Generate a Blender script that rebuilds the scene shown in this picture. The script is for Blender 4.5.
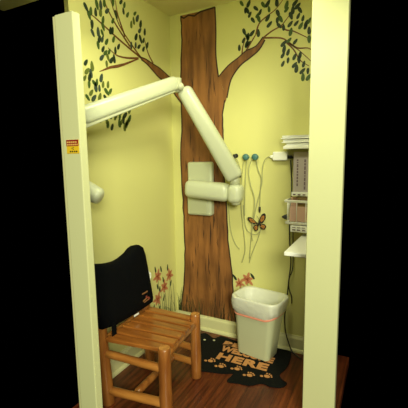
import bpy, bmesh, math, random
from mathutils import Vector, Matrix
for _o in list(bpy.data.objects): bpy.data.objects.remove(_o)
S = bpy.context.scene
COL = S.collection
random.seed(7)

# ---------------------------------------------------------------- camera
def _cam():
    yaw, pitch, roll, f = .4796, .1370, -.0155, 355.6
    cy, sy, cp, sp = math.cos(yaw), math.sin(yaw), math.cos(pitch), math.sin(pitch)
    fw = Vector((-sy*cp, cy*cp, -sp)); r0 = Vector((cy, sy, 0)); u0 = r0.cross(fw)
    c, s = math.cos(roll), math.sin(roll)
    r = c*r0+s*u0; u = -s*r0+c*u0
    cd = bpy.data.cameras.new('camera'); cam = bpy.data.objects.new('camera', cd); COL.objects.link(cam)
    M = Matrix(((r.x, u.x, -fw.x, 0), (r.y, u.y, -fw.y, 0), (r.z, u.z, -fw.z, 0), (0, 0, 0, 1)))
    M.translation = (1.5605, -2.4694, 1.4377)
    cam.matrix_world = M
    cd.sensor_width = 36; cd.sensor_fit = 'HORIZONTAL'; cd.lens = f*36/408; cd.clip_start = .02
    S.camera = cam
_cam()
# ---------------------------------------------------------------- world, lights, exposure
S.view_settings.view_transform = 'Standard'; S.view_settings.look = 'None'
S.view_settings.gamma = 1; S.view_settings.use_curve_mapping = False
S.view_settings.exposure = 0.0
W = bpy.data.worlds.new('world'); S.world = W; W.use_nodes = True
W.node_tree.nodes['Background'].inputs[0].default_value = (0, 0, 0, 1)
W.node_tree.nodes['Background'].inputs[1].default_value = 0
def area(name, loc, target, sx, sy, power, col):
    l = bpy.data.lights.new(name, 'AREA'); l.shape = 'RECTANGLE'; l.size = sx; l.size_y = sy
    l.energy = power; l.color = col
    o = bpy.data.objects.new(name, l); COL.objects.link(o); o.location = loc
    d = Vector(target)-Vector(loc); o.rotation_euler = d.to_track_quat('-Z', 'Y').to_euler()
    return o
LC = (1.0, 1.0, .72)
area('alcove_ceiling_lamp', (.95, -1.12, 2.46), (.35, -1.08, .4), .45, .3, 14.5, LC)
area('corridor_ceiling_lamp', (2.92, -4.05, 2.42), (.35, -.7, .7), 1.2, 1.0, 196, LC)

# ---------------------------------------------------------------- materials
def mat(name, col, rough=.5, metal=0, bump=None, var=None, coat=0, spec=.5, sheen=0):
    m = bpy.data.materials.new(name); m.use_nodes = True; n = m.node_tree; b = n.nodes['Principled BSDF']
    b.inputs['Base Color'].default_value = (*col, 1); b.inputs['Roughness'].default_value = rough
    b.inputs['Metallic'].default_value = metal; b.inputs['Coat Weight'].default_value = coat
    b.inputs['Specular IOR Level'].default_value = spec
    b.inputs['Sheen Weight'].default_value = sheen
    tc = n.nodes.new('ShaderNodeTexCoord')
    if var:     # (scale vector, noise scale, second colour)
        mp = n.nodes.new('ShaderNodeMapping'); mp.inputs['Scale'].default_value = var[0]
        n.links.new(tc.outputs['Object'], mp.inputs[0])
        t = n.nodes.new('ShaderNodeTexNoise'); t.inputs['Scale'].default_value = var[1]; t.inputs['Detail'].default_value = 5
        n.links.new(mp.outputs[0], t.inputs[0])
        cr = n.nodes.new('ShaderNodeValToRGB')
        cr.color_ramp.elements[0].position = .35; cr.color_ramp.elements[1].position = .68
        cr.color_ramp.elements[0].color = (*col, 1); cr.color_ramp.elements[1].color = (*var[2], 1)
        n.links.new(t.outputs[0], cr.inputs[0]); n.links.new(cr.outputs[0], b.inputs['Base Color'])
    if bump:
        t = n.nodes.new('ShaderNodeTexNoise'); t.inputs['Scale'].default_value = bump[0]
        n.links.new(tc.outputs['Object'], t.inputs[0])
        bp = n.nodes.new('ShaderNodeBump'); bp.inputs['Strength'].default_value = bump[1]; bp.inputs['Distance'].default_value = .004
        n.links.new(t.outputs[0], bp.inputs['Height']); n.links.new(bp.outputs[0], b.inputs['Normal'])
    return m
M_WALL = mat('yellow_green_wall_paint', (.66, .64, .24), .55, bump=(160, .12), spec=.35)
M_CEIL = mat('ceiling_paint', (.85, .80, .48), .8, bump=(90, .15))
M_HALL = mat('pale_hall_wall_paint', (.64, .65, .345), .55, bump=(160, .1), spec=.35)
M_TRIM = mat('trim_paint', (.66, .64, .33), .4)
M_PLAST = mat('off_white_enamel', (.56, .59, .40), .34, coat=.1)
M_PLAST2 = mat('off_white_enamel_joint', (.50, .52, .33), .4)
M_WHITE = mat('white_plastic', (.93, .93, .85), .4)
M_WIRE = mat('white_coated_wire', (.94, .94, .88), .35)
M_BLACK = mat('black_fabric', (.0022, .0026, .0034), .9, bump=(380, .3), spec=.08)
M_BLK = mat('black_plastic', (.012, .012, .012), .4)
M_TAN = mat('tan_embroidery', (.28, .12, .04), .7)
M_RED = mat('red_embroidery', (.25, .04, .02), .7)
M_LOG = mat('varnished_pine_log', (.42, .16, .032), .33, var=((9, 9, 1.2), 3, (.24, .075, .014)), coat=.35)
M_LOGH = mat('varnished_pine_rail', (.52, .22, .045), .3, var=((1.2, 9, 9), 3, (.30, .10, .018)), coat=.35)
M_LOGE = mat('pine_end_grain', (.55, .25, .06), .45, var=((8, 8, 8), 5, (.36, .14, .03)))
M_SLAT = mat('varnished_pine_slat', (.40, .14, .024), .32, var=((1.0, 12, 12), 3, (.20, .058, .010)), coat=.4)
M_BIN = mat('grey_green_plastic', (.56, .58, .36), .42)
M_LINER = mat('white_bin_liner', (.72, .73, .60), .35, bump=(30, 1.0))
M_PINK = mat('pink_drawstring', (.78, .30, .20), .45)
M_MAT = mat('black_rubber_mat', (.0045, .0055, .0045), .85, bump=(260, .6), spec=.15)
M_ORN = mat('tan_mat_lettering', (.55, .25, .08), .8, bump=(220, .4))
M_TEAL = mat('teal_rubber', (.06, .17, .15), .45)
M_CABLE = mat('grey_green_cable', (.35, .36, .17), .5)
M_PAPER = mat('lavender_printed_paper', (.50, .43, .43), .7)
M_INK = mat('violet_ink', (.20, .14, .17), .8)
M_PINKP = mat('pink_paper', (.60, .38, .30), .7)
M_BROWNP = mat('brown_card', (.25, .16, .06), .7)
M_WPAPER = mat('white_paper', (.88, .88, .82), .6)
M_LEAF = [mat('leaf_paint_dark', (.012, .030, .009), .6), mat('leaf_paint_green', (.045, .095, .012), .6), mat('leaf_paint_blue', (.035, .060, .040), .6), mat('leaf_paint_olive', (.11, .14, .018), .6)]
M_TWIG = mat('limb_paint', (.20, .075, .018), .6, var=((3, 3, 3), 8, (.11, .034, .008)))
M_LINE = mat('dark_outline_paint', (.030, .010, .004), .65)
M_GRASS = mat('painted_grass_green', (.060, .075, .018), .65)
M_GRASSB = mat('painted_grass_brown', (.075, .045, .014), .65)
M_LILY = mat('orange_lily_paint', (.50, .20, .085), .6)
M_LILY2 = mat('dark_lily_paint', (.28, .05, .015), .6)
M_FLY = mat('orange_wing', (.45, .19, .035), .5)
M_YEL = mat('yellow_sign', (.80, .52, .02), .4)
M_SRED = mat('dark_red_sign', (.30, .025, .010), .4)
M_STXT = mat('sign_text', (.75, .45, .12), .5)
M_METAL = mat('steel', (.5, .5, .45), .3, metal=1)

def bark_material():
    m = bpy.data.materials.new('painted_bark'); m.use_nodes = True; n = m.node_tree; b = n.nodes['Principled BSDF']
    b.inputs['Roughness'].default_value = .6
    tc = n.nodes.new('ShaderNodeTexCoord')
    def noise(sc, s, d=6):
        mp = n.nodes.new('ShaderNodeMapping'); mp.inputs['Scale'].default_value = sc; n.links.new(tc.outputs['Object'], mp.inputs[0])
        t = n.nodes.new('ShaderNodeTexNoise'); t.inputs['Scale'].default_value = s; t.inputs['Detail'].default_value = d
        n.links.new(mp.outputs[0], t.inputs[0]); return t
    def ramp(src, p0, c0, p1, c1):
        cr = n.nodes.new('ShaderNodeValToRGB'); e = cr.color_ramp.elements
        e[0].position = p0; e[1].position = p1; e[0].color = (*c0, 1); e[1].color = (*c1, 1)
        n.links.new(src.outputs[0], cr.inputs[0]); return cr
    a = ramp(noise((6, 6, .9), 3.2), .34, (.15, .058, .014), .62, (.31, .13, .034))
    s = ramp(noise((34, 34, 1.3), 2.4, 3), .26, (.52, .46, .40), .40, (1, 1, 1))
    k = ramp(noise((1.2, 1.2, 1.2), 3, 3), .3, (.78, .76, .70), .7, (1.2, 1.15, 1.05))
    x = n.nodes.new('ShaderNodeMix'); x.data_type = 'RGBA'; x.blend_type = 'MULTIPLY'; x.inputs[0].default_value = .8
    n.links.new(a.outputs[0], x.inputs[6]); n.links.new(s.outputs[0], x.inputs[7])
    y = n.nodes.new('ShaderNodeMix'); y.data_type = 'RGBA'; y.blend_type = 'MULTIPLY'; y.inputs[0].default_value = 1
    n.links.new(x.outputs[2], y.inputs[6]); n.links.new(k.outputs[0], y.inputs[7])
    n.links.new(y.outputs[2], b.inputs['Base Color'])
    return m
M_BARK = bark_material()

def floor_material():
    m = bpy.data.materials.new('red_brown_wood_planks'); m.use_nodes = True; n = m.node_tree; b = n.nodes['Principled BSDF']
    b.inputs['Roughness'].default_value = .34
    tc = n.nodes.new('ShaderNodeTexCoord')
    mp = n.nodes.new('ShaderNodeMapping'); mp.inputs['Rotation'].default_value = (0, 0, math.pi/2); n.links.new(tc.outputs['Object'], mp.inputs[0])
    br = n.nodes.new('ShaderNodeTexBrick'); br.inputs['Scale'].default_value = 1
    br.inputs['Brick Width'].default_value = .9; br.inputs['Row Height'].default_value = .085; br.inputs['Mortar Size'].default_value = .0012
    br.inputs['Color1'].default_value = (.088, .020, .007, 1); br.inputs['Color2'].default_value = (.185, .048, .014, 1); br.inputs['Mortar'].default_value = (.02, .006, .003, 1)
    n.links.new(mp.outputs[0], br.inputs[0])
    m2 = n.nodes.new('ShaderNodeMapping'); m2.inputs['Scale'].default_value = (30, 2.2, 1); n.links.new(tc.outputs['Object'], m2.inputs[0])
    t = n.nodes.new('ShaderNodeTexNoise'); t.inputs['Scale'].default_value = 1.6; t.inputs['Detail'].default_value = 6; n.links.new(m2.outputs[0], t.inputs[0])
    cr = n.nodes.new('ShaderNodeValToRGB'); cr.color_ramp.elements[0].position = .34; cr.color_ramp.elements[1].position = .66
    cr.color_ramp.elements[0].color = (.42, .36, .33, 1); cr.color_ramp.elements[1].color = (1.35, 1.3, 1.2, 1)
    n.links.new(t.outputs[0], cr.inputs[0])
    x = n.nodes.new('ShaderNodeMix'); x.data_type = 'RGBA'; x.blend_type = 'MULTIPLY'; x.inputs[0].default_value = 1
    n.links.new(br.outputs[0], x.inputs[6]); n.links.new(cr.outputs[0], x.inputs[7]); n.links.new(x.outputs[2], b.inputs['Base Color'])
    return m
M_FLOOR = floor_material()

# ---------------------------------------------------------------- mesh helpers
def finish(name, bm, mats, parent=None, smooth=False, bevel=0, segs=2):
    me = bpy.data.meshes.new(name)
    bmesh.ops.recalc_face_normals(bm, faces=bm.faces)
    bm.to_mesh(me); bm.free()
    if not isinstance(mats, (list, tuple)): mats = [mats]
    for m in mats: me.materials.append(m)
    if smooth:
        for p in me.polygons: p.use_smooth = True
    o = bpy.data.objects.new(name, me); COL.objects.link(o)
    if parent: o.parent = parent; o.matrix_parent_inverse = parent.matrix_world.inverted()
    if bevel:
        b = o.modifiers.new('bevel', 'BEVEL'); b.width = bevel; b.segments = segs; b.limit_method = 'ANGLE'; b.angle_limit = math.radians(40)
    return o
def thing(name, label, cat, loc, group=None):
    o = bpy.data.objects.new(name, None); COL.objects.link(o); o.empty_display_size = .05
    o.location = loc; o.matrix_world = Matrix.Translation(loc)
    o['label'] = label; o['category'] = cat
    if group: o['group'] = group
    return o
def tag(o, label, cat, group=None):
    o['label'] = label; o['category'] = cat
    if group: o['group'] = group
    return o
def structure(o): o['kind'] = 'structure'; return o
def box(bm, lo, hi, mi=0, R=None):
    v = [bm.verts.new((x, y, z)) for x in (lo[0], hi[0]) for y in (lo[1], hi[1]) for z in (lo[2], hi[2])]
    if R is not None:
        for q in v: q.co = R @ q.co
    for f in ((0, 1, 3, 2), (4, 6, 7, 5), (0, 4, 5, 1), (2, 3, 7, 6), (0, 2, 6, 4), (1, 5, 7, 3)):
        bm.faces.new([v[i] for i in f]).material_index = mi
    return v
def boxo(name, lo, hi, m, parent=None, bevel=0, R=None):
    bm = bmesh.new(); box(bm, lo, hi, 0, R); return finish(name, bm, m, parent, bevel=bevel)
def tube(bm, pts, rad, seg=10, mi=0, cap=True):
    pts = [Vector(p) for p in pts]; rs = rad if isinstance(rad, (list, tuple)) else [rad]*len(pts)
    rings = []; prev = None
    for i, p in enumerate(pts):
        d = (pts[min(i+1, len(pts)-1)]-pts[max(i-1, 0)]).normalized()
        if prev is None:
            a = Vector((0, 0, 1)) if abs(d.z) < .9 else Vector((1, 0, 0)); n = d.cross(a).normalized()
        else: n = (prev-d*prev.dot(d)).normalized()
        prev = n; b = d.cross(n)
        rings.append([bm.verts.new(p+rs[i]*(math.cos(2*math.pi*k/seg)*n+math.sin(2*math.pi*k/seg)*b)) for k in range(seg)])
    for A, B in zip(rings, rings[1:]):
        for k in range(seg): bm.faces.new((A[k], A[(k+1) % seg], B[(k+1) % seg], B[k])).material_index = mi
    if cap: bm.faces.new(rings[0]).material_index = mi; bm.faces.new(rings[-1][::-1]).material_index = mi
    return rings
def smoothpath(pts, n=6):
    P = [Vector(p) for p in pts]; out = []
    for i in range(len(P)-1):
        a = P[max(i-1, 0)]; b = P[i]; c = P[i+1]; d = P[min(i+2, len(P)-1)]
        for k in range(n):
            t = k/n
            out.append(.5*((2*b)+(c-a)*t+(2*a-5*b+4*c-d)*t*t+(3*b-a-3*c+d)*t**3))
    out.append(P[-1]); return out
def onwall(w, a, z, off):     # a point on the painted surface: 'L' left wall (y,z), 'B' back wall (x,z)
    return Vector((off, a, z)) if w == 'L' else Vector((a, -off, z))
def slab(bm, w, pts, o0, o1, mi=0):
    A = [bm.verts.new(onwall(w, a, z, o1)) for a, z in pts]; B = [bm.verts.new(onwall(w, a, z, o0)) for a, z in pts]
    f = bm.faces.new(A); f.material_index = mi
    n = len(pts)
    for i in range(n): bm.faces.new((A[i], A[(i+1) % n], B[(i+1) % n], B[i])).material_index = mi
def strip(bm, w, pts, wd, o0, o1, mi=0):     # painted brush line of varying width
    P = [Vector(p) for p in pts]; ws = wd if isinstance(wd, (list, tuple)) else [wd]*len(P)
    if len(ws) == 2 and len(P) != 2: ws = [ws[0]+(ws[1]-ws[0])*i/(len(P)-1) for i in range(len(P))]
    L = []; R = []
    for i, p in enumerate(P):
        d = (P[min(i+1, len(P)-1)]-P[max(i-1, 0)]).normalized(); n = Vector((-d.y, d.x))
        L.append(p+n*ws[i]/2); R.append(p-n*ws[i]/2)
    top = [[bm.verts.new(onwall(w, q.x, q.y, o1)) for q in s] for s in (L, R)]
    bot = [[bm.verts.new(onwall(w, q.x, q.y, o0)) for q in s] for s in (L, R)]
    for i in range(len(P)-1):
        bm.faces.new((top[0][i], top[0][i+1], top[1][i+1], top[1][i])).material_index = mi
        bm.faces.new((top[0][i], bot[0][i], bot[0][i+1], top[0][i+1])).material_index = mi
        bm.faces.new((top[1][i], top[1][i+1], bot[1][i+1], bot[1][i])).material_index = mi
def sm2(pts, n=5): return [(p.x, p.y) for p in smoothpath([(a, b, 0) for a, b in pts], n)]
def leaf(bm, w, a, z, ln, wd, ang, o0, o1, mi=0):
    pts = []
    for k in range(10):
        t = 2*math.pi*k/10; x = math.cos(t)*ln/2; y = math.sin(t)*wd/2*(1-.25*math.cos(t))
        pts.append((a+x*math.cos(ang)-y*math.sin(ang), z+x*math.sin(ang)+y*math.cos(ang)))
    slab(bm, w, pts, o0, o1, mi)
LEAF_L=[[-0.785,2.314],[-0.754,2.325],[-0.722,2.347],[-0.645,2.379],[-0.568,2.406],[-0.535,2.399],[-0.874,2.271],[-0.838,2.263],[-0.853,2.236],[-0.799,2.27],[-0.758,2.283],[-0.7,2.309],[-0.74,2.247],[-0.653,2.267],[-0.621,2.313],[-0.548,2.358],[-0.507,2.349],[-0.473,2.299],[-0.446,2.33],[-0.429,2.382],[-0.405,2.359],[-0.371,2.333],[-0.383,2.287],[-0.327,2.294],[-0.426,2.235],[-0.378,2.232],[-0.345,2.233],[-0.482,2.166],[-0.435,2.178],[-0.398,2.179],[-0.304,2.211],[-0.348,2.175],[-0.834,2.192],[-0.832,2.146],[-0.787,2.165],[-0.743,2.208],[-0.752,2.168],[-0.755,2.132],[-0.78,2.126],[-0.793,2.088],[-0.718,2.128],[-0.68,2.202],[-0.662,2.207],[-0.654,2.159],[-0.611,2.126],[-0.643,2.096],[-0.7,2.075],[-0.753,2.077],[-0.733,2.061],[-0.767,2.025],[-0.714,2.037],[-0.682,2.029],[-0.658,2.042],[-0.728,1.995]]
LEAF_LL=[[-0.899,1.969],[-0.852,1.958],[-0.893,1.923],[-0.915,1.881],[-0.865,1.915],[-0.877,1.892],[-0.884,1.85],[-0.84,1.864],[-0.832,1.844],[-0.781,1.905],[-0.82,1.874],[-0.802,1.842],[-0.769,1.869],[-0.726,1.875],[-0.87,1.807],[-0.74,1.83],[-0.707,1.839],[-0.851,1.779],[-0.802,1.792],[-0.901,1.775],[-0.754,1.792],[-0.806,1.659],[-0.753,1.655],[-0.744,1.634],[-0.711,1.693],[-0.707,1.621],[-0.661,1.697],[-0.673,1.684],[-0.617,1.72],[-0.631,1.688],[-0.582,1.739],[-0.577,1.705],[-0.529,1.736],[-0.533,1.688],[-0.555,1.662],[-0.616,1.658],[-0.596,1.672],[-0.568,1.645],[-0.585,1.629],[-0.636,1.649]]
LEAF_R=[[0.638,2.419],[0.656,2.391],[0.7,2.423],[0.647,2.464],[0.752,2.436],[0.783,2.438],[0.792,2.401],[0.73,2.394],[0.721,2.351],[0.784,2.348],[0.679,2.351],[0.713,2.378],[0.796,2.304],[0.638,2.25],[0.674,2.268],[0.718,2.261],[0.647,2.203],[0.845,2.433],[0.911,2.405],[0.967,2.407],[0.983,2.384],[0.911,2.375],[0.952,2.365],[0.999,2.356],[0.854,2.363],[0.941,2.332],[0.989,2.323],[0.871,2.325],[0.85,2.318],[1.019,2.303],[1.04,2.269],[1.059,2.281],[0.937,2.282],[0.977,2.28],[0.863,2.284],[0.893,2.268],[1.006,2.26],[1.038,2.25],[1.06,2.221],[0.941,2.233],[1.061,2.168],[0.931,2.181],[0.972,2.167],[0.895,2.166],[0.899,2.131],[0.926,2.107],[0.891,2.093],[0.969,2.072],[0.926,2.054],[0.998,2.048],[0.892,2.038],[0.97,2.02],[1.023,1.975],[0.983,1.995],[1.058,1.971],[1.027,1.936],[1.064,1.932],[1.005,2.078],[1.03,2.018],[0.597,2.474],[0.624,2.424],[0.615,2.286],[0.61,2.23],[0.578,2.185],[0.643,2.249],[0.634,2.202],[1.15,2.35],[1.2,2.2],[1.18,2.05],[1.25,2.3],[1.17,1.98]]
TRUNK_L=[[0.105,2.483],[0.109,2.31],[0.092,2.017],[0.092,1.713],[0.073,1.361],[0.084,1.077],[0.092,0.829],[0.091,0.617],[0.074,0.355],[0.038,0.126]]
TRUNK_R=[[0.39,2.492],[0.396,2.334],[0.394,2.162],[0.413,2.005]]
LIMB_UP=[[0.413,2.005],[0.489,2.073],[0.567,2.118],[0.628,2.157],[0.701,2.179],[0.751,2.231]]
LIMB_LO=[[0.765,2.209],[0.723,2.15],[0.657,2.106],[0.582,2.061],[0.512,1.973],[0.48,1.849]]
TRUNK_R2=[[0.464,1.836],[0.443,1.73],[0.446,1.62],[0.444,1.473],[0.451,1.323],[0.466,1.094],[0.481,0.783],[0.505,0.586],[0.521,0.385],[0.537,0.131]]
TWIG_R=[[[0.751,2.224],[0.814,2.259],[0.875,2.281],[0.908,2.313],[0.947,2.355]],[[0.875,2.281],[0.909,2.25],[0.955,2.236],[1.028,2.193],[1.066,2.169]],[[0.744,2.225],[0.869,2.206],[0.917,2.179],[0.957,2.142],[1.01,2.097],[1.082,2.025]],[[0.917,2.179],[0.984,2.126],[1.055,2.115],[1.094,2.085]],[[0.701,2.258],[0.722,2.32],[0.771,2.356],[0.833,2.389],[0.886,2.441]],[[0.628,2.157],[0.693,2.246],[0.701,2.258]],[[0.598,2.141],[0.605,2.193],[0.627,2.243]],[[0.903,2.182],[0.964,2.116],[1.005,2.047],[1.064,2.002]]]
TWIG_L=[[[-0.375,2.107],[-0.581,2.164],[-0.712,2.207],[-0.811,2.239],[-0.863,2.246]],[[-0.375,2.107],[-0.482,2.174],[-0.597,2.262],[-0.666,2.383]],[[-0.496,2.155],[-0.621,2.248],[-0.693,2.318],[-0.721,2.364]],[[-0.542,2.204],[-0.604,2.318],[-0.621,2.399]],[[-0.408,2.1],[-0.539,2.074],[-0.634,2.069],[-0.709,2.095]],[[-0.236,2.101],[-0.298,2.163],[-0.33,2.237]]]
LIMBL_UP=[[-0.38,2.113],[-0.318,2.112],[-0.236,2.097],[-0.149,2.084],[-0.009,2.041]]
LIMBL_LO=[[-0.012,1.99],[-0.153,2.012],[-0.224,2.041],[-0.312,2.081],[-0.381,2.099]]
LIMBB=[[-0.006,2.05],[0.045,2.0],[0.089,1.935],[0.096,1.836],[0.042,1.901],[-0.008,1.975]]
LIMB_BROWN=[[[-0.408,2.097],[-0.561,2.029],[-0.627,2.004],[-0.696,1.983],[-0.794,1.939]]]
LILY_L=[[-0.273,0.507],[-0.107,0.466],[-0.187,0.393],[-0.284,0.325]]
LILYLEAF_L=[[-0.299,0.568],[-0.224,0.551],[-0.13,0.536],[-0.198,0.455],[-0.089,0.391],[-0.278,0.425],[-0.196,0.304],[-0.336,0.273],[-0.262,0.237],[-0.249,0.391]]
LILY_R=[[0.641,0.491],[0.577,0.449]]
LILYLEAF_R=[[0.681,0.521],[0.536,0.491]]
CABLES=[[[0.62,1.397],[0.605,1.287],[0.597,1.1],[0.613,0.911],[0.629,0.735],[0.604,0.623]],[[0.644,1.396],[0.636,1.309],[0.628,1.139],[0.628,0.988]],[[0.682,1.396],[0.659,1.324],[0.675,1.214],[0.706,1.105],[0.684,0.879],[0.692,0.803]],[[0.712,1.396],[0.728,1.324],[0.751,1.267],[0.744,1.165],[0.741,1.048]],[[0.823,1.423],[0.779,1.402],[0.758,1.339],[0.751,1.216],[0.707,1.031],[0.676,0.84],[0.661,0.661]],[[0.491,1.072],[0.506,0.88],[0.539,0.773],[0.58,0.722]],[[0.613,1.063],[0.629,0.912],[0.66,0.862],[0.715,0.851],[0.753,0.892]],[[0.545,1.419],[0.573,1.397],[0.589,1.353],[0.593,1.309]],[[0.753,0.9],[0.723,0.806],[0.685,0.71],[0.661,0.63]]]
CORD1=[[0.958,1.394],[0.968,1.187],[0.957,1.01],[0.961,0.83],[0.971,0.669],[0.959,0.496],[0.982,0.417],[0.983,0.364]]
CORD2=[[0.987,0.94],[0.992,0.65],[0.966,0.55],[0.954,0.381],[0.941,0.263],[0.95,0.148],[0.974,0.067],[1.019,0.016]]
MAT=[[0.265,-0.102],[0.309,-0.063],[0.402,-0.106],[0.446,-0.05],[0.608,-0.074],[0.778,-0.056],[0.944,-0.022],[0.993,-0.043],[1.012,-0.147],[1.011,-0.252],[0.992,-0.335],[1.018,-0.381],[1.057,-0.407],[1.034,-0.462],[0.97,-0.482],[0.916,-0.476],[0.855,-0.527],[0.78,-0.542],[0.71,-0.554],[0.713,-0.495],[0.712,-0.46],[0.647,-0.492],[0.541,-0.519],[0.471,-0.528],[0.376,-0.4],[0.324,-0.259]]
PAW=[[0.516,-0.399],[0.609,-0.426],[0.718,-0.405],[0.818,-0.435],[0.923,-0.396]]

# ================================================================ THE SETTING
XR, YF, H = 1.232, -.70, 2.5
structure(boxo('floor', (0, -1.40, -.06), (1.375, .08, 0), M_FLOOR))
structure(boxo('ceiling', (-.08, -1.40, H), (1.80, .08, H+.06), M_CEIL))
structure(boxo('wall_shade_header', (-.08, -1.40, 2.12), (1.80, -1.32, H), M_HALL))  # unseen doorway header, lowered and widened to shade the alcove's upper walls
structure(boxo('wall_back', (-.08, 0, 0), (1.29, .08, H), M_WALL))
structure(boxo('wall_left', (-.03, -1.00, 0), (0, 0, H), M_WALL))
structure(boxo('wall_right', (XR, YF+.05, 0), (1.29, 0, H), M_WALL))
structure(boxo('wall_front', (1.212, YF, 0), (1.372, YF+.05, H), M_HALL, bevel=.004))
structure(boxo('wall_partition', (.343, -1.40, 0), (.442, -1.36, 2.0), M_HALL, bevel=.004))
structure(boxo('trim_1', (.322, -1.392, 0), (.343, -1.362, 2.0), M_TRIM, bevel=.003))
def baseboard(name, w, a0, a1):
    prof = [(0, 0), (.026, 0), (.026, .012), (.020, .022), (.013, .026), (.013, .098), (.010, .106), (.006, .112), (.004, .122), (0, .122)]
    bm = bmesh.new(); A = [bm.verts.new(onwall(w, a0, z, o)) for o, z in prof]; B = [bm.verts.new(onwall(w, a1, z, o)) for o, z in prof]
    n = len(prof)
    for i in range(n): bm.faces.new((A[i], A[(i+1) % n], B[(i+1) % n], B[i]))
    bm.faces.new(A); bm.faces.new(B[::-1])
    return structure(finish(name, bm, M_TRIM))
baseboard('baseboard_back', 'B', 0, XR); baseboard('baseboard_left', 'L', -1.01, 0)

# ================================================================ PAINTED TREE MURAL
tree = thing('painted_tree', 'large brown tree with leafy limbs painted across the back wall and left wall', 'wall painting', (.29, 0, .122))
bm = bmesh.new()
TL = sm2(TRUNK_L, 4); TR = sm2(TRUNK_R, 4); TR2 = sm2(TRUNK_R2, 4)
TL = [(a+random.uniform(-.004, .004), z) for a, z in TL]; TR2 = [(a+random.uniform(-.004, .004), z) for a, z in TR2]
def edge_at(poly, z):
    for (a0, z0), (a1, z1) in zip(poly, poly[1:]):
        if min(z0, z1) <= z <= max(z0, z1): return a0+(a1-a0)*(z-z0)/((z1-z0) or 1)
    return poly[-1][0] if z < poly[-1][1] else poly[0][0]
zs = [2.485-i*(2.485-.124)/70 for i in range(71)]
RT = TR+[(.425, 1.95), (.45, 1.87)]+TR2
prev = None
for z in zs:
    l = edge_at(TL, z); r = edge_at(RT, z)
    row = [bm.verts.new(onwall('B', l+(r-l)*k/4, z, .0012)) for k in range(5)]
    if prev:
        for k in range(4): bm.faces.new((prev[k], prev[k+1], row[k+1], row[k]))
    prev = row
# dark bark strokes and outline belong to the trunk's own painting
strip(bm, 'B', TL, .010, .0012, .0022, 1)
strip(bm, 'B', TR, .010, .0012, .0022, 1)
strip(bm, 'B', TR2, .010, .0012, .0022, 1)
strip(bm, 'B', [(.105, 2.478), (.13, 2.462), (.17, 2.476), (.22, 2.462), (.27, 2.482), (.33, 2.486), (.39, 2.490)], .012, .0012, .0022, 1)
for i in range(64):
    z = random.uniform(.2, 2.42); l = edge_at(TL, z); r = edge_at(RT, z)
    a = random.uniform(l+.03, r-.03); ln = random.uniform(.05, .20)
    if z-ln < .14: continue
    strip(bm, 'B', [(a, z), (a+random.uniform(-.006, .006), z-ln*.5), (a+random.uniform(-.008, .008), z-ln)], [.0005, random.uniform(.003, .007), .0005], .0012, .0020, 1)
for a, z, ln in ((.19, 1.42, .1), (.40, 1.44, .12), (.12, 1.40, .1), (.36, 1.0, .14), (.40, .62, .17), (.31, .66, .16), (.33, .92, .2)):
    strip(bm, 'B', [(a, z), (a+.003, z-ln*.5), (a-.003, z-ln)], [.001, .011, .001], .0012, .0021, 1)
finish('trunk', bm, [M_BARK, M_LINE], tree)

def limb(name, w, up, lo, seg):
    U = sm2(up, seg); Lo = sm2(lo[::-1], seg); n = 24
    def samp(P, t):
        i = min(int(t*(len(P)-1)), len(P)-2); f = t*(len(P)-1)-i
        return (P[i][0]+(P[i+1][0]-P[i][0])*f, P[i][1]+(P[i+1][1]-P[i][1])*f)
    bm = bmesh.new(); prev = None
    for i in range(n+1):
        a = samp(U, i/n); b = samp(Lo, i/n); row = []
        for k in range(3): row.append(bm.verts.new(onwall(w, a[0]+(b[0]-a[0])*k/2, a[1]+(b[1]-a[1])*k/2, .0014)))
        if prev:
            for k in range(2): bm.faces.new((prev[k], prev[k+1], row[k+1], row[k]))
        prev = row
    strip(bm, w, U, .008, .0014, .0024, 1); strip(bm, w, Lo, .010, .0014, .0024, 1)
    return bm
bm = limb('limb', 'B', LIMB_UP, LIMB_LO, 4)
slab(bm, 'B', [(.408, 2.02), (.420, 1.99), (.448, 1.92), (.478, 1.86), (.474, 1.835), (.455, 1.80), (.440, 1.80), (.41, 1.95)], .0002, .0015, 0)
for t in TWIG_R: strip(bm, 'B', sm2(t, 4), [.012, .004], .001, .0018, 2)
finish('limb', bm, [M_BARK, M_LINE, M_TWIG], tree)
bm = limb('limb', 'L', LIMBL_UP, LIMBL_LO, 4)
slab(bm, 'B', LIMBB, .0002, .0014, 0)
strip(bm, 'B', LIMBB[:4], .008, .0014, .0024, 1); strip(bm, 'B', LIMBB[3:], .010, .0014, .0024, 1)
for t in TWIG_L: strip(bm, 'L', sm2(t, 4), [.015, .005], .001, .0018, 2)
strip(bm, 'L', LIMB_BROWN[0], [.008, .014, .019, .015, .004], .001, .0019, 2)
finish('limb', bm, [M_BARK, M_LINE, M_TWIG], tree)
def foliage(w, pts, ln, wd, weights, centre):
    bm = bmesh.new()
    for a, z in pts:
        s = random.uniform(.85, 1.2); ang = random.choice((1, 1, -1))*random.uniform(.7, 1.7)
        leaf(bm, w, a, z, ln*s, wd*s, ang, .001, .003, random.choices(range(4), weights)[0])
    return finish('leaves', bm, M_LEAF, tree)
foliage('L', LEAF_L, .050, .022, (6, 3, 2, 1), None)
foliage('L', LEAF_LL, .050, .023, (2, 5, 2, 4), None)
foliage('B', LEAF_R, .048, .022, (8, 3, 0, 0), None)

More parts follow.
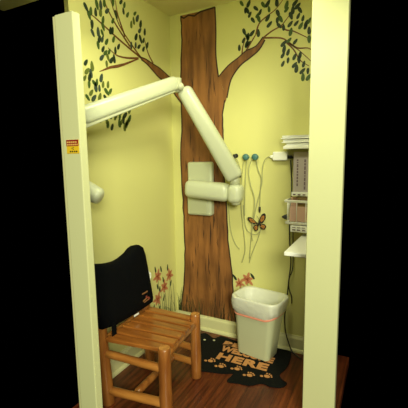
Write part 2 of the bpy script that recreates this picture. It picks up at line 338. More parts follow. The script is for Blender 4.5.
# ---- painted lilies, leaves and grass low on the walls
def lily(w, a, z, s, rot, label):
    bm = bmesh.new()
    for k in range(6):
        an = rot+k*math.pi/3; ln = s*(1 if k % 2 else .8)
        leaf(bm, w, a+math.cos(an)*ln*.5, z+math.sin(an)*ln*.5, ln, s*.42, an, .001, .0022+.0002*k, 0)
        strip(bm, w, [(a, z), (a+math.cos(an)*ln*.6, z+math.sin(an)*ln*.6)], [s*.10, s*.02], .0034, .0038, 1)
    o = finish('painted_lily', bm, [M_LILY, M_LILY2]); tag(o, label, 'painted flower', 'orange lilies painted on the walls')
    m = bmesh.new()
    for k in range(3):
        an = rot+.5+k*2.1; strip(m, w, [(a, z), (a+math.cos(an)*s*.5, z+math.sin(an)*s*.5)], [s*.05, s*.09], .0040, .0046)
    finish('stamens', m, M_LILY2, o)
    return o
for (a, z), r, lb in zip(LILY_L, (.2, .7, .4, 0), ('upper left orange lily painted on wall beside the black chair cover', 'highest orange lily painted left of the tree trunk, nearest the wall corner', 'orange lily painted low between the topmost pair and the bottom one', 'lowest orange lily painted on the left wall, just above the wooden seat')):
    lily('L', a, z, .062, r, lb)
for (a, z), r, s, lb in zip(LILY_R, (.3, .8), (.060, .045), ('larger orange lily painted on back wall above the waste bin', 'smaller orange lily painted next to the trunk, just above the bin rim')):
    lily('B', a, z, s, r, lb)
bm = bmesh.new()
for a, z in LILYLEAF_L: leaf(bm, 'L', a, z, .055, .017, random.choice((1.25, 1.5, 1.8)), .0006, .0016, 0)
for (a, z) in LILY_L: strip(bm, 'L', sm2([(a, z), (a+.02, (z+.15)/2), (a+.03, .13)], 5), .004, .0006, .0012, 1)
o = finish('painted_lily_leaves', bm, [M_LEAF[0], M_GRASS]); tag(o, 'dark painted buds and stems around the lilies on left wall', 'painted leaves'); o['kind'] = 'stuff'
bm = bmesh.new()
for a, z in LILYLEAF_R: leaf(bm, 'B', a, z, .055, .020, 2.2, .0006, .0016, 0)
for (a, z) in LILY_R: strip(bm, 'B', sm2([(a, z), (a+.01, (z+.15)/2), (a+.02, .13)], 5), .004, .0006, .0012, 1)
o = finish('painted_lily_leaves', bm, [M_LEAF[0], M_GRASS]); tag(o, 'dark painted buds and stems behind the waste bin', 'painted leaves'); o['kind'] = 'stuff'
bm = bmesh.new()
def blade(w, a, z0, ln, lean, wd, mi, base=.0022):
    strip(bm, w, sm2([(a, z0), (a+lean*.3, z0+ln*.5), (a+lean, z0+ln)], 4), [wd, .001], base, base+.0008, mi)
for i in range(12): blade('L', random.uniform(-.24, -.01), .124, random.uniform(.08, .30), random.uniform(-.07, .07), .006, 0)
for i in range(80):
    a = random.uniform(.012, .56); blade('B', a, .124, random.uniform(.05, .17 if a > .06 else .24), random.uniform(-.04, .04), .005, 1 if a > .05 and random.random() < .75 else 0)
o = finish('painted_grass', bm, [M_GRASS, M_GRASSB]); tag(o, 'thin grass blades painted along the foot of the tree above the baseboard', 'painted grass'); o['kind'] = 'stuff'

# ================================================================ X-RAY UNIT
xr = thing('xray_unit', 'off-white wall-mounted dental x-ray unit with long jointed arm across the alcove', 'x-ray machine', (.25, 0, 1.0))
bm = bmesh.new(); box(bm, (.160, -.055, 1.180), (.372, -.001, 1.386)); box(bm, (.160, -.068, .972), (.372, -.001, 1.178)); 
finish('wall_plate', bm, M_PLAST, xr, bevel=.018, segs=4)
boxo('control_panel', (.185, -.074, .985), (.340, -.060, 1.105), M_PLAST2, xr, bevel=.006)
def capsule(name, a, b, ra, rb, flat=1.0, m=M_PLAST, mi_gap=None, ncap=5, seg=28):
    a = Vector(a); b = Vector(b); d = (b-a).normalized(); pts = []; rs = []
    for k in range(ncap):
        t = (k+.35)/ncap*math.pi/2; pts.append(a-d*ra*.55*math.cos(t)); rs.append(ra*math.sin(t)**.6)
    for k in range(6): pts.append(a+(b-a)*k/5); rs.append(ra+(rb-ra)*k/5)
    for k in range(ncap-1, -1, -1):
        t = (k+.35)/ncap*math.pi/2; pts.append(b+d*rb*.55*math.cos(t)); rs.append(rb*math.sin(t)**.6)
    bm = bmesh.new(); tube(bm, pts, rs, seg)
    return finish(name, bm, m, xr, smooth=True)
# horizontal extension arm with its pivot collar
def rbeam(name, a, b, w0, h0, w1, h1, m=M_PLAST, bev=.02, up=(0, 0, 1), under=0):
    a = Vector(a); b = Vector(b); d = (b-a).normalized(); s = d.cross(Vector(up)).normalized(); u = s.cross(d)
    bm = bmesh.new(); R = []
    for p, w, h in ((a, w0, h0), (b, w1, h1)):
        R.append([bm.verts.new(p+s*x*w/2+u*y*h/2) for x, y in ((-1, -1), (1, -1), (1, 1), (-1, 1))])
    for k in range(4): bm.faces.new((R[0][k], R[0][(k+1) % 4], R[1][(k+1) % 4], R[1][k]))
    bm.faces.new(R[0]); bm.faces.new(R[1][::-1])
    o = finish(name, bm, m, xr, bevel=bev, segs=4)
    for p in o.data.polygons: p.use_smooth = True
    return o
ELB0 = Vector((.612, -.125, 1.165))
rbeam('extension_arm', (.196, -.135, 1.19), (.555, -.13, 1.165), .11, .135, .11, .135, bev=.045)
bm = bmesh.new(); tube(bm, [(.25, -.06, 1.18), (.25, -.13, 1.18)], .05, 20)
finish('mounting_pivot', bm, M_PLAST2, xr, smooth=True, bevel=.004)
rbeam('elbow_block', (.548, -.13, 1.166), (.652, -.128, 1.160), .12, .145, .12, .135, bev=.040)
bm = bmesh.new(); tube(bm, [(.598, -.135, 1.22), (.598, -.145, 1.285)], [.038, .034], 22)
finish('upper_pivot', bm, M_PLAST2, xr, smooth=True)
bm = bmesh.new(); tube(bm, [(.60, -.13, 1.11), (.60, -.13, 1.082)], [.036, .03], 22)
finish('lower_pivot', bm, M_PLAST2, xr, smooth=True)
E1 = Vector((.352, -.45, 1.885))
BASE = Vector((.608, -.155, 1.275))
rbeam('lower_arm', BASE+Vector((0, 0, .0)), E1+Vector((.012, .012, -.02)), .105, .125, .085, .098, bev=.034, up=(.5, 0, .8))
bm = bmesh.new(); tube(bm, [E1+Vector((-.012, -.02, -.05)), E1+Vector((-.012, -.02, .035))], .030, 20); tube(bm, [E1+Vector((.03, -.05, -.02)), E1+Vector((-.02, .05, -.02))], .022, 16)
finish('elbow_joint', bm, M_PLAST2, xr, smooth=True)
E2 = Vector((.130, -1.10, 1.640))
up_a = E1+Vector((-.012, -.03, .006))
rbeam('upper_arm', up_a, E2, .075, .088, .080, .098, bev=.028)
dn = (E2-up_a)
rbeam('arm_channel', up_a+dn*.04+Vector((0, 0, -.040)), E2+Vector((0, 0, -.054)), .050, .022, .055, .022, m=M_PLAST2, bev=.004)
bm = bmesh.new(); tube(bm, [E2+Vector((.005, .0, .02)), E2+Vector((-.01, .0, -.16)), Vector((.115, -1.10, 1.32))], [.030, .028, .026], 18)
finish('head_yoke', bm, M_PLAST2, xr, smooth=True)
capsule('tube_head', (.115, -1.15, 1.27), (.125, -1.06, 1.26), .048, .048)
capsule('collimator_cone', (.135, -1.08, 1.262), (.192, -1.062, 1.232), .050, .045)

# ================================================================ HOOKS, CABLES
def hook(x, z, m, label, clipd=False):
    t = thing('cable_hook', label, 'hook', (x, 0, z), 'cable hooks on the back wall' if not clipd else None)
    bm = bmesh.new(); tube(bm, [(x, -.0005, z), (x, -.006, z)], [.016, .015], 16); tube(bm, [(x, -.006, z), (x, -.03, z)], .006, 10)
    finish('hook_base', bm, M_TEAL if not clipd else M_BLK, t, smooth=False)
    bm = bmesh.new()
    if clipd:
        box(bm, (x-.010, -.045, z-.020), (x+.010, -.028, z+.012)); finish('clip_jaw', bm, M_BLK, t, bevel=.004)
    else:
        tube(bm, [(x, -.026, z), (x, -.031, z), (x, -.044, z), (x, -.050, z)], [.014, .023, .023, .013], 18)
        finish('knob', bm, m, t, smooth=True)
hook(.640, 1.418, M_TEAL, 'round teal cable hook on back wall, closer to the x-ray arm')
hook(.710, 1.418, M_TEAL, 'round teal cable hook on back wall, closer to the white power adapter')
hook(.552, 1.428, M_BLK, 'small black clip on back wall peeking out beside the slanted x-ray arm', True)
cab_lab = ['long grey cable falling from the first teal hook nearly to bin height', 'short grey cable hanging straight down beneath the first teal hook', 'grey cable wavering down from second teal hook behind the butterfly', 'grey cable with small dark ferrule hanging just above the butterfly', 'grey cable that swoops out of the white power adapter and down', 'grey cable drooping beneath the horizontal x-ray arm beside the trunk', 'grey cable looping round under the butterfly', 'short cable from black clip to a small metal plug by the arm', 'grey cable end trailing down and left from below the butterfly']
offs = [.020, .024, .028, .018, .012, .010, .014, .034, .016]
for i, c in enumerate(CABLES):
    bm = bmesh.new(); P = smoothpath([(a, -offs[i], z) for a, z in c], 7); P = [Vector((p.x, min(p.y, -.005), p.z)) for p in P]
    tube(bm, P, .0027 if i != 5 else .0024, 8)
    o = finish('hanging_cable', bm, M_CABLE, smooth=True); tag(o, cab_lab[i], 'cable', 'sensor cables on the back wall')
    if i == 3:
        e = P[-1]; m = bmesh.new(); tube(m, [(e.x, e.y, e.z+.01), (e.x, e.y, e.z-.012), (e.x, e.y, e.z-.032)], [.008, .008, .004], 10); finish('ferrule', m, M_BLK, o, smooth=True)
    if i == 7:
        e = P[-1]; m = bmesh.new(); tube(m, [(e.x, e.y, e.z+.015), (e.x, e.y, e.z-.022)], .012, 12); finish('plug', m, M_WHITE, o, smooth=True)
        m = bmesh.new(); tube(m, [(e.x, e.y, e.z-.022), (e.x, e.y, e.z-.040)], .009, 12); finish('plug_tip', m, M_BLK, o, smooth=True)

t = thing('power_adapter', 'white power adapter box plugged in on back wall left of the wire rack', 'power adapter', (.88, 0, 1.42))
bm = bmesh.new(); box(bm, (.838, -.038, 1.392), (.940, -.002, 1.452)); finish('adapter_body', bm, M_WHITE, t, bevel=.006)
bm = bmesh.new(); tube(bm, [(.838, -.02, 1.418), (.822, -.02, 1.418), (.812, -.016, 1.420)], [.014, .011, .006], 12); finish('strain_relief', bm, M_WHITE, t, smooth=True)
bm = bmesh.new(); tube(bm, [(.940, -.02, 1.415), (.962, -.02, 1.415), (.975, -.014, 1.41)], [.012, .012, .006], 12); finish('black_plug', bm, M_BLK, t, smooth=True)
for nm, c, lb, off in (('black_cord', CORD1, 'black power cord hanging behind the wire rack, nearer the adapter plug', .010), ('black_cord', CORD2, 'black power cord reaching down to the floor beside the waste bin', .034)):
    bm = bmesh.new(); P = [(a, -off, max(z, .006)) for a, z in c]
    if c is CORD2: P = P[:-1]+[(P[-1][0]-.01, -.06, .02), (P[-1][0]+.06, -.10, .006)]
    tube(bm, smoothpath(P, 6), .0042, 8); o = finish(nm, bm, M_BLK, smooth=True); tag(o, lb, 'cord', 'black cords on the back wall')

# ---- butterfly
t = thing('butterfly_ornament', 'orange and black butterfly ornament fixed to the back wall among cables', 'wall ornament', (.735, 0, .925))
cx, cz, so = .738, .932, .030
def wing(pts, nm='wing'):
    ang = 0; q = [(cx+(a*math.cos(ang)-b*math.sin(ang))*1.0, cz+(a*math.sin(ang)+b*math.cos(ang))*1.0) for a, b in pts]
    q = sm2(q+[q[0]], 4)[:-1]
    c = (sum(a for a, b in q)/len(q), sum(b for a, b in q)/len(q))
    bm = bmesh.new(); slab(bm, 'B', q, so-.002, so, 0); slab(bm, 'B', [(c[0]+(a-c[0])*.60, c[1]+(b-c[1])*.60) for a, b in q], so, so+.0015, 1)
    for k in range(0, len(q), 5): strip(bm, 'B', [c, q[k]], .0018, so+.0015, so+.0022, 0)
    for k in range(2, len(q), 4):
        a, b = q[k]; a = c[0]+(a-c[0])*.86; b = c[1]+(b-c[1])*.86; leaf(bm, 'B', a, b, .004, .003, 0, so, so+.0014, 2)
    finish(nm, bm, [M_BLK, M_FLY, M_STXT], t)
wing([(-.004, .004), (-.028, .024), (-.056, .046), (-.084, .046), (-.080, .022), (-.04, -.002)])
wing([(.004, .004), (.006, .040), (.026, .076), (.048, .080), (.052, .048), (.030, .012)])
wing([(-.004, 0), (-.034, -.010), (-.040, -.032), (-.022, -.054), (-.004, -.040)])
wing([(.004, 0), (.040, .004), (.056, -.012), (.046, -.036), (.020, -.032)])
bm = bmesh.new(); tube(bm, [(cx-.006, -so-.002, cz-.03), (cx, -so-.004, cz), (cx+.006, -so-.002, cz+.03)], [.003, .006, .004], 10)
tube(bm, [(cx+.002, -.001, cz), (cx+.002, -so, cz)], .003, 8)
finish('butterfly_body', bm, M_BLK, t, smooth=True)
bm = bmesh.new()
for dx in (-.012, .022): tube(bm, [(cx+.006, -so-.002, cz+.028), (cx+dx, -so-.004, cz+.062)], .0012, 6)
finish('antennae', bm, M_BLK, t)

# ================================================================ WALL RACK, SHELF, COUNTER
boxo_sh = boxo('wall_shelf', (.944, -.16, 1.468), (XR-.001, -.001, 1.486), M_WHITE, bevel=.002); tag(boxo_sh, 'white wall shelf under the paper stack, above the lavender papers', 'shelf')
for i, (z0, z1, x0, y0, lb) in enumerate(((1.487, 1.503, .948, -.135, 'bottom white paper tray of the stack on the wall shelf'), (1.508, 1.529, .925, -.13, 'middle white paper tray of the stack on the wall shelf'), (1.534, 1.556, .918, -.125, 'top white paper tray of the stack on the wall shelf'))):
    t = thing('paper_tray', lb, 'paper tray', (1.1, -.07, z0), 'paper trays stacked on the wall shelf')
    boxo('tray', (x0, y0, z0), (1.215, -.012, z0+.006), M_WHITE, t, bevel=.001)
    bm = bmesh.new()
    for k in range(6):
        d = random.uniform(0, .004); box(bm, (x0+.006+d, y0+.006+d, z0+.006+k*(z1-z0-.006)/6), (1.21, -.02, z0+.006+(k+.8)*(z1-z0-.006)/6))
    finish('paper', bm, M_WPAPER, t)
rack = thing('wire_rack', 'white wire file rack with stacked pockets hung on back wall', 'wire rack', (1.1, 0, .9))
def wires(nm, segs, r=.0032):
    bm = bmesh.new()
    for s in segs: tube(bm, s, r, 8)
    return finish(nm, bm, M_WIRE, rack, smooth=True)
x1 = 1.22
# upper ledge holding the lavender booklet
boxo('ledge', (.994, -.125, 1.160), (x1, -.02, 1.186), M_WIRE, rack, bevel=.003)
bm = bmesh.new()
for k in range(7): box(bm, (1.005+k*.032, -.1275, 1.166), (1.022+k*.032, -.1245, 1.174))
finish('ledge_slots', bm, M_INK, rack)
segs = []
for z, x0 in ((1.128, .952), (.982, .960)):
    segs.append([(x0, -.13, z), (x1, -.13, z)]); segs.append([(x0, -.13, z), (x0+.01, -.012, z)]); segs.append([(x0, -.128, z-.008), (x1, -.128, z-.008)])
wires('basket_rim', segs, .0048)
segs = [[(.972+k*.030, -.13, 1.122), (.972+k*.030, -.13, .982)] for k in range(0, 9, 2)]+[[(.966, -.02-.03*k, 1.122), (.966, -.02-.03*k, .982)] for k in range(3)]
segs += [[(.972+k*.030, -.13, .982), (.972+k*.030, -.012, .982)] for k in range(9)]
wires('basket_wires', segs, .0022)
wires('back_post', [[(1.005, -.012, 1.44), (1.005, -.012, .90)], [(1.2, -.012, 1.44), (1.2, -.012, .90)]], .004)
boxo('lower_lip', (.992, -.13, .918), (x1, -.03, .962), M_WIRE, rack, bevel=.004)
bm = bmesh.new()
for k in range(7): box(bm, (1.006+k*.032, -.1325, .930), (1.026+k*.032, -.1295, .938)); box(bm, (1.006+k*.032, -.1325, .948), (1.026+k*.032, -.1295, .952))
finish('lip_slots', bm, M_INK, rack)
t = thing('booklet', 'tall lavender printed booklet standing in the top pocket of the wire rack', 'booklet', (1.1, -.08, 1.187))
boxo('cover', (1.000, -.105, 1.187), (1.215, -.075, 1.448), M_PAPER, t, bevel=.002)
bm = bmesh.new()
for k in range(4):
    x = 1.022+k*.048; z = 1.40
    while z > 1.22:
        l = random.uniform(.008, .025); box(bm, (x, -.1062, z-l), (x+.010, -.1048, z)); z -= l+.006
finish('printed_lettering', bm, M_INK, t)
bm = bmesh.new(); o = boxo('brown_folder', (1.035, -.118, .99), (1.218, -.100, 1.155), M_BROWNP, None, bevel=.002); tag(o, 'brown card folder standing in the wire basket behind pink papers', 'folder')
t = thing('paper_bundle', 'pink papers filling the lower wire basket', 'papers', (1.1, -.06, .99))
bm = bmesh.new()
for k in range(4): box(bm, (.985+k*.004, -.095+k*.018, .99), (1.22, -.085+k*.018, 1.150-k*.004))
finish('sheets', bm, M_PINKP, t)
bm = bmesh.new(); box(bm, (.985, -.124, .99), (1.21, -.119, 1.09)); finish('front_sheet', bm, M_PINKP, t)
bm = bmesh.new(); tube(bm, [(.972, -.145, 1.02), (.955, -.150, 1.02), (.940, -.150, 1.02)], [.020, .014, .004], 4); o = finish('binder_clip', bm, M_BLK); tag(o, 'black binder clip on left edge of the wire basket', 'clip')
# counter
t = thing('counter', 'white wall-mounted counter corner jutting out below the wire rack', 'counter', (1.2, -.3, .85))
boxo('counter_top', (1.058, -.534, .868), (XR-.001, -.03, .890), M_WHITE, t, bevel=.003)
for y in (-.45, -.12):
    bm = bmesh.new(); box(bm, (1.12, y-.012, .846), (XR-.001, y+.012, .867)); box(bm, (XR-.022, y-.012, .66), (XR-.001, y+.012, .846))
    finish('bracket', bm, M_WHITE, t)

# ================================================================ SIGN ON THE PARTITION
t = thing('warning_sign', 'small red and yellow warning sign stuck on the left partition', 'sign', (.38, -1.40, 1.45))
boxo('sign_plate', (.366, -1.4025, 1.452), (.435, -1.4002, 1.508), M_YEL, t)
bm = bmesh.new(); box(bm, (.366, -1.4032, 1.482), (.435, -1.4024, 1.508)); finish('red_band', bm, M_SRED, t)
bm = bmesh.new()
for z in (1.498, 1.488):
    x = .370
    while x < .426:
        l = random.uniform(.005, .010); box(bm, (x, -1.4038, z-.0030), (min(x+l, .431), -1.4031, z+.0030)); x += l+.003
finish('band_text', bm, M_STXT, t)
bm = bmesh.new()
def disc(cx, cz, r0, r1, a0, a1, y0, y1):
    n = 8; pts = [(cx+r1*math.cos(a0+(a1-a0)*k/n), cz+r1*math.sin(a0+(a1-a0)*k/n)) for k in range(n+1)]+[(cx+r0*math.cos(a1-(a1-a0)*k/n), cz+r0*math.sin(a1-(a1-a0)*k/n)) for k in range(n+1)]
    A = [bm.verts.new((x, y0, z)) for x, z in pts]; bm.faces.new(A)
for k in range(3): disc(.402, .0+1.473, .0018, .0065, k*2.094+.5, k*2.094+1.55, -1.4032, 0)
for x in (.384, .395, .408, .419): box(bm, (x, -1.4032, 1.457), (x+.007, -1.4024, 1.463))
finish('symbol', bm, M_BLK, t)

# ================================================================ CHAIR
ch = thing('wooden_chair', 'varnished log-frame wooden chair with slatted seat beside the left wall', 'chair', (.36, -.8, 0))
FN, FF, RN, RF = (.544, -1.000), (.508, -.592), (.165, -1.040), (.135, -.585)
def log(nm, a, b, r0, r1, m=M_LOG, seg=20, smooth=True, mats=None):
    a = Vector(a); b = Vector(b); d = (b-a).normalized(); bm = bmesh.new()
    L = (b-a).length; pts = [a, a+d*.006]+[a+d*(L*k/6) for k in range(1, 6)]+[b-d*.008, b]
    rs = [r0*.86, r0]+[(r0+(r1-r0)*k/6)*(1+.03*math.sin(k*2.3+a.x*30)) for k in range(1, 6)]+[r1, r1*.86]
    R = tube(bm, pts, rs, seg)
    for f in bm.faces:
        if len(f.verts) > 4: f.material_index = 1
    o = finish(nm, bm, [m, M_LOGE], ch)
    for p in o.data.polygons: p.use_smooth = len(p.vertices) == 4
    return o
ZS = .425
log('leg', (FN[0], FN[1], 0), (FN[0], FN[1], ZS), .036, .034)
log('leg', (FF[0], FF[1], 0), (FF[0], FF[1], ZS+.012), .034, .032)
log('leg', (RN[0], RN[1], 0), (RN[0]-.045, RN[1], .77), .036, .032)
log('leg', (RF[0], RF[1], 0), (RF[0]-.045, RF[1], .77), .034, .032)
def lerp(a, b, t): return tuple(a[i]+(b[i]-a[i])*t for i in range(len(a)))
for z0, z1, r in ((.315, .300, .024), (.085, .098, .026)):
    log('side_stretcher', (RN[0]+.005, RN[1]+.002, z0), (FN[0]-.012, FN[1], z1), r*.9, r, M_LOGH)
for z0, z1, r in ((.21, .20, .022), (.10, .10, .022)):
    log('side_stretcher', (RF[0]+.005, RF[1], z0), (FF[0]-.012, FF[1], z1), r*.9, r, M_LOGH)
log('cross_stretcher', (.335, -.985, .09), (.335, -.605, .10), .022, .022, M_LOG)
log('front_rail', (FN[0], FN[1]+.02, .375), (FF[0], FF[1]-.02, .375), .021, .021, M_LOG)
log('rear_rail', (RN[0]-.02, RN[1]+.02, .385), (RF[0]-.02, RF[1]-.02, .385), .021, .021, M_LOG)
log('back_rail', (RN[0]-.043, RN[1]+.01, .72), (RF[0]-.043, RF[1]-.01, .72), .02, .02, M_LOG)
log('back_rail', (RN[0]-.033, RN[1]+.01, .56), (RF[0]-.033, RF[1]-.01, .56), .02, .02, M_LOG)
NS = 6
for k in range(NS):
    t0 = (k+.04)/NS; t1 = (k+.84)/NS
    rn, fn = (RN[0]+.02, RN[1]-.022), (FN[0]+.028, FN[1]-.018); rf, ff = (RF[0]+.02, RF[1]+.0), (FF[0]+.030, FF[1]+.005)
    if k == 0: fn = (FN[0]-.030, fn[1]); 
    a = lerp(rn, rf, t0); b = lerp(fn if k else (FN[0]-.03, FN[1]-.018), ff, t0); c = lerp(fn if k else (FN[0]-.03, FN[1]-.018), ff, t1); d = lerp(rn, rf, t1)
    if k == NS-1: b = (FF[0]-.005, b[1]); c = (FF[0]-.028, c[1])
    bm = bmesh.new(); zt = ZS+.001*((k*7) % 3)-.004
    lo = [bm.verts.new((p[0], p[1], zt-.022)) for p in (a, b, c, d)]; hi = [bm.verts.new((p[0], p[1], zt)) for p in (a, b, c, d)]
    bm.faces.new(hi); bm.faces.new(lo[::-1])
    for i in range(4): bm.faces.new((lo[i], lo[(i+1) % 4], hi[(i+1) % 4], hi[i]))
    finish('seat_slat', bm, M_SLAT, ch, bevel=.005)

# ---- black cover over the backrest
cov = thing('backrest_cover', 'black zipped fabric bag slung over the backrest of the wooden chair', 'bag', (.14, -.82, .43))
bm = bmesh.new()
OUT = [(-1.070, .475), (-1.085, .58), (-1.09, .70), (-1.085, .78), (-1.075, .825), (-1.05, .838), (-1.02, .835), (-.98, .825), (-.93, .815), (-.88, .812), (-.83, .816), (-.79, .826), (-.755, .840), (-.72, .855), (-.685, .862), (-.650, .860), (-.625, .842), (-.612, .79), (-.606, .72), (-.600, .64), (-.594, .55), (-.592, .485), (-.602, .460), (-.66, .452), (-.76, .450), (-.86, .452), (-.96, .455)]
n = len(OUT); cyy = -.83; czz = .64
def leanx(z): return .165-.05*(z-.43)/.45
rings = []
for side in (1, -1):
    for s, dep in ((1.0, .012), (.985, .026), (.93, .037), (.75, .043), (.4, .046)):
        r = []
        for k, (y, z) in enumerate(OUT):
            yy = cyy+(y-cyy)*s; zz = czz+(z-czz)*s
            w = .004*math.sin(yy*31+zz*17)*(1-s)+.003*math.sin(yy*60)*(s < .99)
            r.append(bm.verts.new((leanx(zz)+side*(dep+w), yy, zz)))
        rings.append(r)
for base in (0, 5):
    for i in range(4):
        for k in range(n): bm.faces.new((rings[base+i][k], rings[base+i][(k+1) % n], rings[base+i+1][(k+1) % n], rings[base+i+1][k]))
    c = bm.verts.new((leanx(czz)+(1 if base == 0 else -1)*.047, cyy, czz)); r = rings[base+4]
    for k in range(n): bm.faces.new((r[k], r[(k+1) % n], c))
for k in range(n): bm.faces.new((rings[0][k], rings[0][(k+1) % n], rings[5][(k+1) % n], rings[5][k]))
finish('bag_body', bm, M_BLACK, cov, smooth=True)
def patch(bm, y, z, w, h, mi=0, rot=0):
    for k in (0,):
        x = leanx(z)+.047
        R = Matrix.Translation((x, y, z)) @ Matrix.Rotation(.12, 4, 'Y') @ Matrix.Rotation(rot, 4, 'X')
        box(bm, (-.003, -w/2, -h/2), (.0015, w/2, h/2), mi, R)
bm = bmesh.new()
for dy in (-.028, -.016, -.006, .006, .018): patch(bm, -.690+dy, .560, .008, .008)
finish('embroidered_text', bm, M_TAN, cov)
bm = bmesh.new()
patch(bm, -0.705, 0.517, .040, .006, 0, .25); patch(bm, -0.675, 0.521, .036, .007, 1, -.3); patch(bm, -0.690, 0.505, .050, .005, 0, .1); patch(bm, -0.663, 0.509, .016, .010, 1, .5); patch(bm, -0.685, 0.531, .012, .007, 1, .6)
finish('embroidered_emblem', bm, [M_TAN, M_RED], cov)
bm = bmesh.new(); box(bm, (.2135, -.835, .458), (.2165, -.790, .469)); finish('white_tag', bm, M_WPAPER, cov)
bm = bmesh.new(); box(bm, (.205, -1.025, .380), (.210, -.990, .500)); finish('strap', bm, M_BLACK, cov, bevel=.001)
bm = bmesh.new(); tube(bm, smoothpath([(.155, -.618, .70), (.160, -.600, .67), (.165, -.600, .64), (.165, -.595, .60), (.165, -.604, .575)], 5), .0045, 8); tube(bm, smoothpath([(.165, -.600, .65), (.165, -.585, .655), (.165, -.585, .625), (.165, -.598, .61)], 5), .003, 8)
finish('zip_pull', bm, M_WHITE, cov, smooth=True)

# ================================================================ DOORMAT
dm = thing('doormat', 'black shaped doormat with orange-tan lettering and paw prints under the waste bin', 'doormat', (.66, -.28, 0))
bm = bmesh.new()
P = sm2(MAT+[MAT[0]], 4)[:-1]; P = [(max(min(x, 1.3), .03), min(y, -.03)) for x, y in P]
hi = [bm.verts.new((x, y, .007)) for x, y in P]; lo = [bm.verts.new((x, y, .001)) for x, y in P]
bm.faces.new(hi); bm.faces.new(lo[::-1])
for i in range(len(P)): bm.faces.new((lo[i], lo[(i+1) % len(P)], hi[(i+1) % len(P)], hi[i]))
finish('mat_base', bm, M_MAT, dm)
def word(txt, x, y, size, rot=0, space=1.0, nm='lettering', sx=1.0):
    cu = bpy.data.curves.new(nm, 'FONT'); cu.body = txt; cu.size = size; cu.extrude = .0012; cu.offset = size*.05; cu.space_character = space
    o = bpy.data.objects.new('tmp', cu); COL.objects.link(o); bpy.context.view_layer.update()
    me = bpy.data.meshes.new_from_object(o.evaluated_get(bpy.context.evaluated_depsgraph_get()))
    bpy.data.objects.remove(o)
    me.transform(Matrix.Translation((x, y, .0078)) @ Matrix.Rotation(rot, 4, 'Z') @ Matrix.Diagonal((sx, 1, 1, 1)))
    me.materials.clear(); me.materials.append(M_ORN); me.name = nm
    q = bpy.data.objects.new(nm, me); COL.objects.link(q); q.parent = dm; q.matrix_parent_inverse = dm.matrix_world.inverted()
word('HERE', .530, -.350, .105, .03, 1.10, sx=1.42)
word('WELCOME', .520, -.242, .092, .01, 1.0, sx=.88)
word('BEARS', .500, -.158, .072, .0, 1.0, sx=1.75)
for i, (x, y) in enumerate(PAW):
    bm = bmesh.new(); an = .5+.3*(i % 2)
    def ell(cx, cy, rx, ry):
        n = 10; T = [bm.verts.new((cx+rx*math.cos(2*math.pi*k/n), cy+ry*math.sin(2*math.pi*k/n), .0092)) for k in range(n)]; B = [bm.verts.new((v.co.x, v.co.y, .0065)) for v in T]
        bm.faces.new(T)
        for k in range(n): bm.faces.new((T[k], T[(k+1) % n], B[(k+1) % n], B[k]))
    ell(x, y, .020, .015)
    for k in range(4):
        a = an+k*.55-1.1+.8; ell(x+.030*math.cos(a), y+.030*math.sin(a), .006, .006)
    ell(x-.032, y-.012, .011, .009)
    finish('paw_print', bm, M_ORN, dm)
for x, y in ((.347, -.162), (.417, -.137)):
    bm = bmesh.new()
    def ell(cx, cy, rx, ry):
        n = 8; T = [bm.verts.new((cx+rx*math.cos(2*math.pi*k/n), cy+ry*math.sin(2*math.pi*k/n), .0092)) for k in range(n)]; B = [bm.verts.new((v.co.x, v.co.y, .0065)) for v in T]
        bm.faces.new(T)
        for k in range(n): bm.faces.new((T[k], T[(k+1) % n], B[(k+1) % n], B[k]))
    ell(x, y, .010, .009); finish('mat_spot', bm, M_BIN, dm)

# ================================================================ WASTE BIN
bn = thing('waste_bin', 'tall grey-green plastic waste bin standing on the doormat', 'waste bin', (.78, -.15, .008))
RB = math.radians(-9)
def rring(cx, cy, z, a, b, rc, n=8, rot=RB, wob=0, ph=0):
    out = []
    for qx, qy, t0 in ((1, 1, 0), (-1, 1, math.pi/2), (-1, -1, math.pi), (1, -1, 1.5*math.pi)):
        for k in range(n):
            t = t0+k/(n-1)*math.pi/2
            x = qx*(a-rc)+rc*math.cos(t); y = qy*(b-rc)+rc*math.sin(t)
            w = 1+wob*math.sin(5*math.atan2(y, x)+ph)
            x *= w; y *= w
            out.append(Vector((cx+x*math.cos(rot)-y*math.sin(rot), cy+x*math.sin(rot)+y*math.cos(rot), z)))
    return out
def loft(bm, rings, cap0=False, cap1=False):
    V = [[bm.verts.new(p) for p in r] for r in rings]; n = len(V[0])
    for A, B in zip(V, V[1:]):
        for k in range(n): bm.faces.new((A[k], A[(k+1) % n], B[(k+1) % n], B[k]))
    if cap0: bm.faces.new(V[0][::-1])
    if cap1: bm.faces.new(V[-1])
    return V
B0 = (.772, -.150); B1 = (.795, -.163)
def bc(t): return (B0[0]+(B1[0]-B0[0])*t, B0[1]+(B1[1]-B0[1])*t)
bm = bmesh.new()
def bring(t, inn=0): c = bc(t); return rring(c[0], c[1], .010+.435*t, .126+.040*t-inn, .082+.032*t-inn, .034+.024*t)
loft(bm, [bring(0, .006), bring(.01), bring(.3), bring(.6), bring(.9), bring(1), bring(1, .006), bring(.6, .006), bring(.05, .006)], True, True)
o = finish('bin_body', bm, M_BIN, bn, smooth=True)
e = o.modifiers.new('edge', 'EDGE_SPLIT'); e.split_angle = math.radians(50)
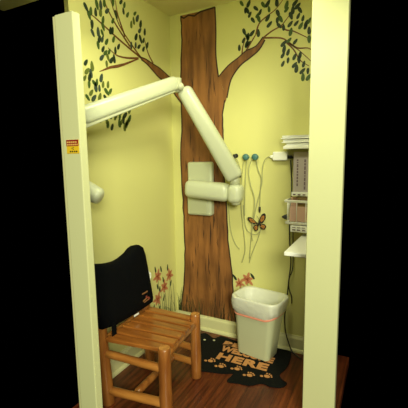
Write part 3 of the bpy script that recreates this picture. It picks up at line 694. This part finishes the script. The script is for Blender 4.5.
# liner folded over the rim
ln = thing('bin_liner', 'white plastic liner bag folded over the rim of the waste bin', 'bin liner', (.79, -.16, .30))
def lring(t, ex, dz=0, wob=0, ph=0): c = bc(t); r = rring(c[0], c[1], .010+.435*t+dz, .170+ex-(1-t)*.046, .117+ex-(1-t)*.034, .066, wob=wob, ph=ph); return r
random.seed(3)
rr = [lring(.76, .0035, 0, .006, 1), lring(.80, .008, 0, .010, 2), lring(.86, .011, 0, .012, .5), lring(.93, .012, 0, .006, 2), lring(.985, .013), lring(1.012, .010), lring(1.018, .002), lring(1.0, -.012), lring(.85, -.016, 0, .01), lring(.6, -.020, 0, .02, 1), lring(.3, -.028, 0, .04, 2), lring(.1, -.035, 0, .05)]
for i, r in enumerate(rr):
    c = Vector((sum(p.x for p in r)/len(r), sum(p.y for p in r)/len(r), 0))
    for k, p in enumerate(r):
        amp = (.5, 1.0, 1.2, .7, .15, .1, .15, .5, 1.2, 1.6, 1.6, 1.0)[i]
        w = amp*(.0035*math.sin(k*1.9+i*.9)+.0030*math.sin(k*.83+i*1.7+1)+.0022*random.uniform(-1, 1))
        d = Vector((p.x-c.x, p.y-c.y, 0)).normalized(); p.x += d.x*(w+(.004*amp if i < 4 else -.004*amp)); p.y += d.y*(w+(.004*amp if i < 4 else -.004*amp))
        p.z += .008*math.sin(k*.45+.6)*(1 if i < 2 else .4 if i < 4 else 0)+.004*amp*random.uniform(-1, 1)
bm = bmesh.new(); loft(bm, rr, False, True)
o = finish('liner_film', bm, M_LINER, ln, smooth=True)
bm = bmesh.new()
a = lring(.735, .0065); b = lring(.768, .0085); c = lring(.768, .0045); d = lring(.735, .0035)
for r, ph in ((a, 0), (b, 0), (c, 0), (d, 0)):
    for k, p in enumerate(r): p.z += .006*math.sin(k*.45+.6)+.010*math.cos(k*.2)-.006
loft(bm, [a, b, c, d, a])
finish('drawstring', bm, M_PINK, ln, smooth=True)

# ---- printing, embroidery and slots are sub-parts of the piece that carries them
def sub(child, host):
    for c in [o for o in COL.objects if o.name.split('.')[0] == child and o.parent]:
        hs = [o for o in COL.objects if o.name.split('.')[0] == host and o.parent == c.parent]
        if hs: c.parent = hs[0]; c.matrix_parent_inverse = Matrix.Identity(4)
for a, b in (('printed_lettering', 'cover'), ('band_text', 'red_band'), ('red_band', 'sign_plate'), ('embroidered_text', 'bag_body'), ('embroidered_emblem', 'bag_body'), ('white_tag', 'bag_body'), ('ledge_slots', 'ledge'), ('lip_slots', 'lower_lip'), ('symbol', 'sign_plate'), ('arm_channel', 'upper_arm'), ('control_panel', 'wall_plate')):
    if a != 'red_band' and b != 'red_band': sub(a, b)
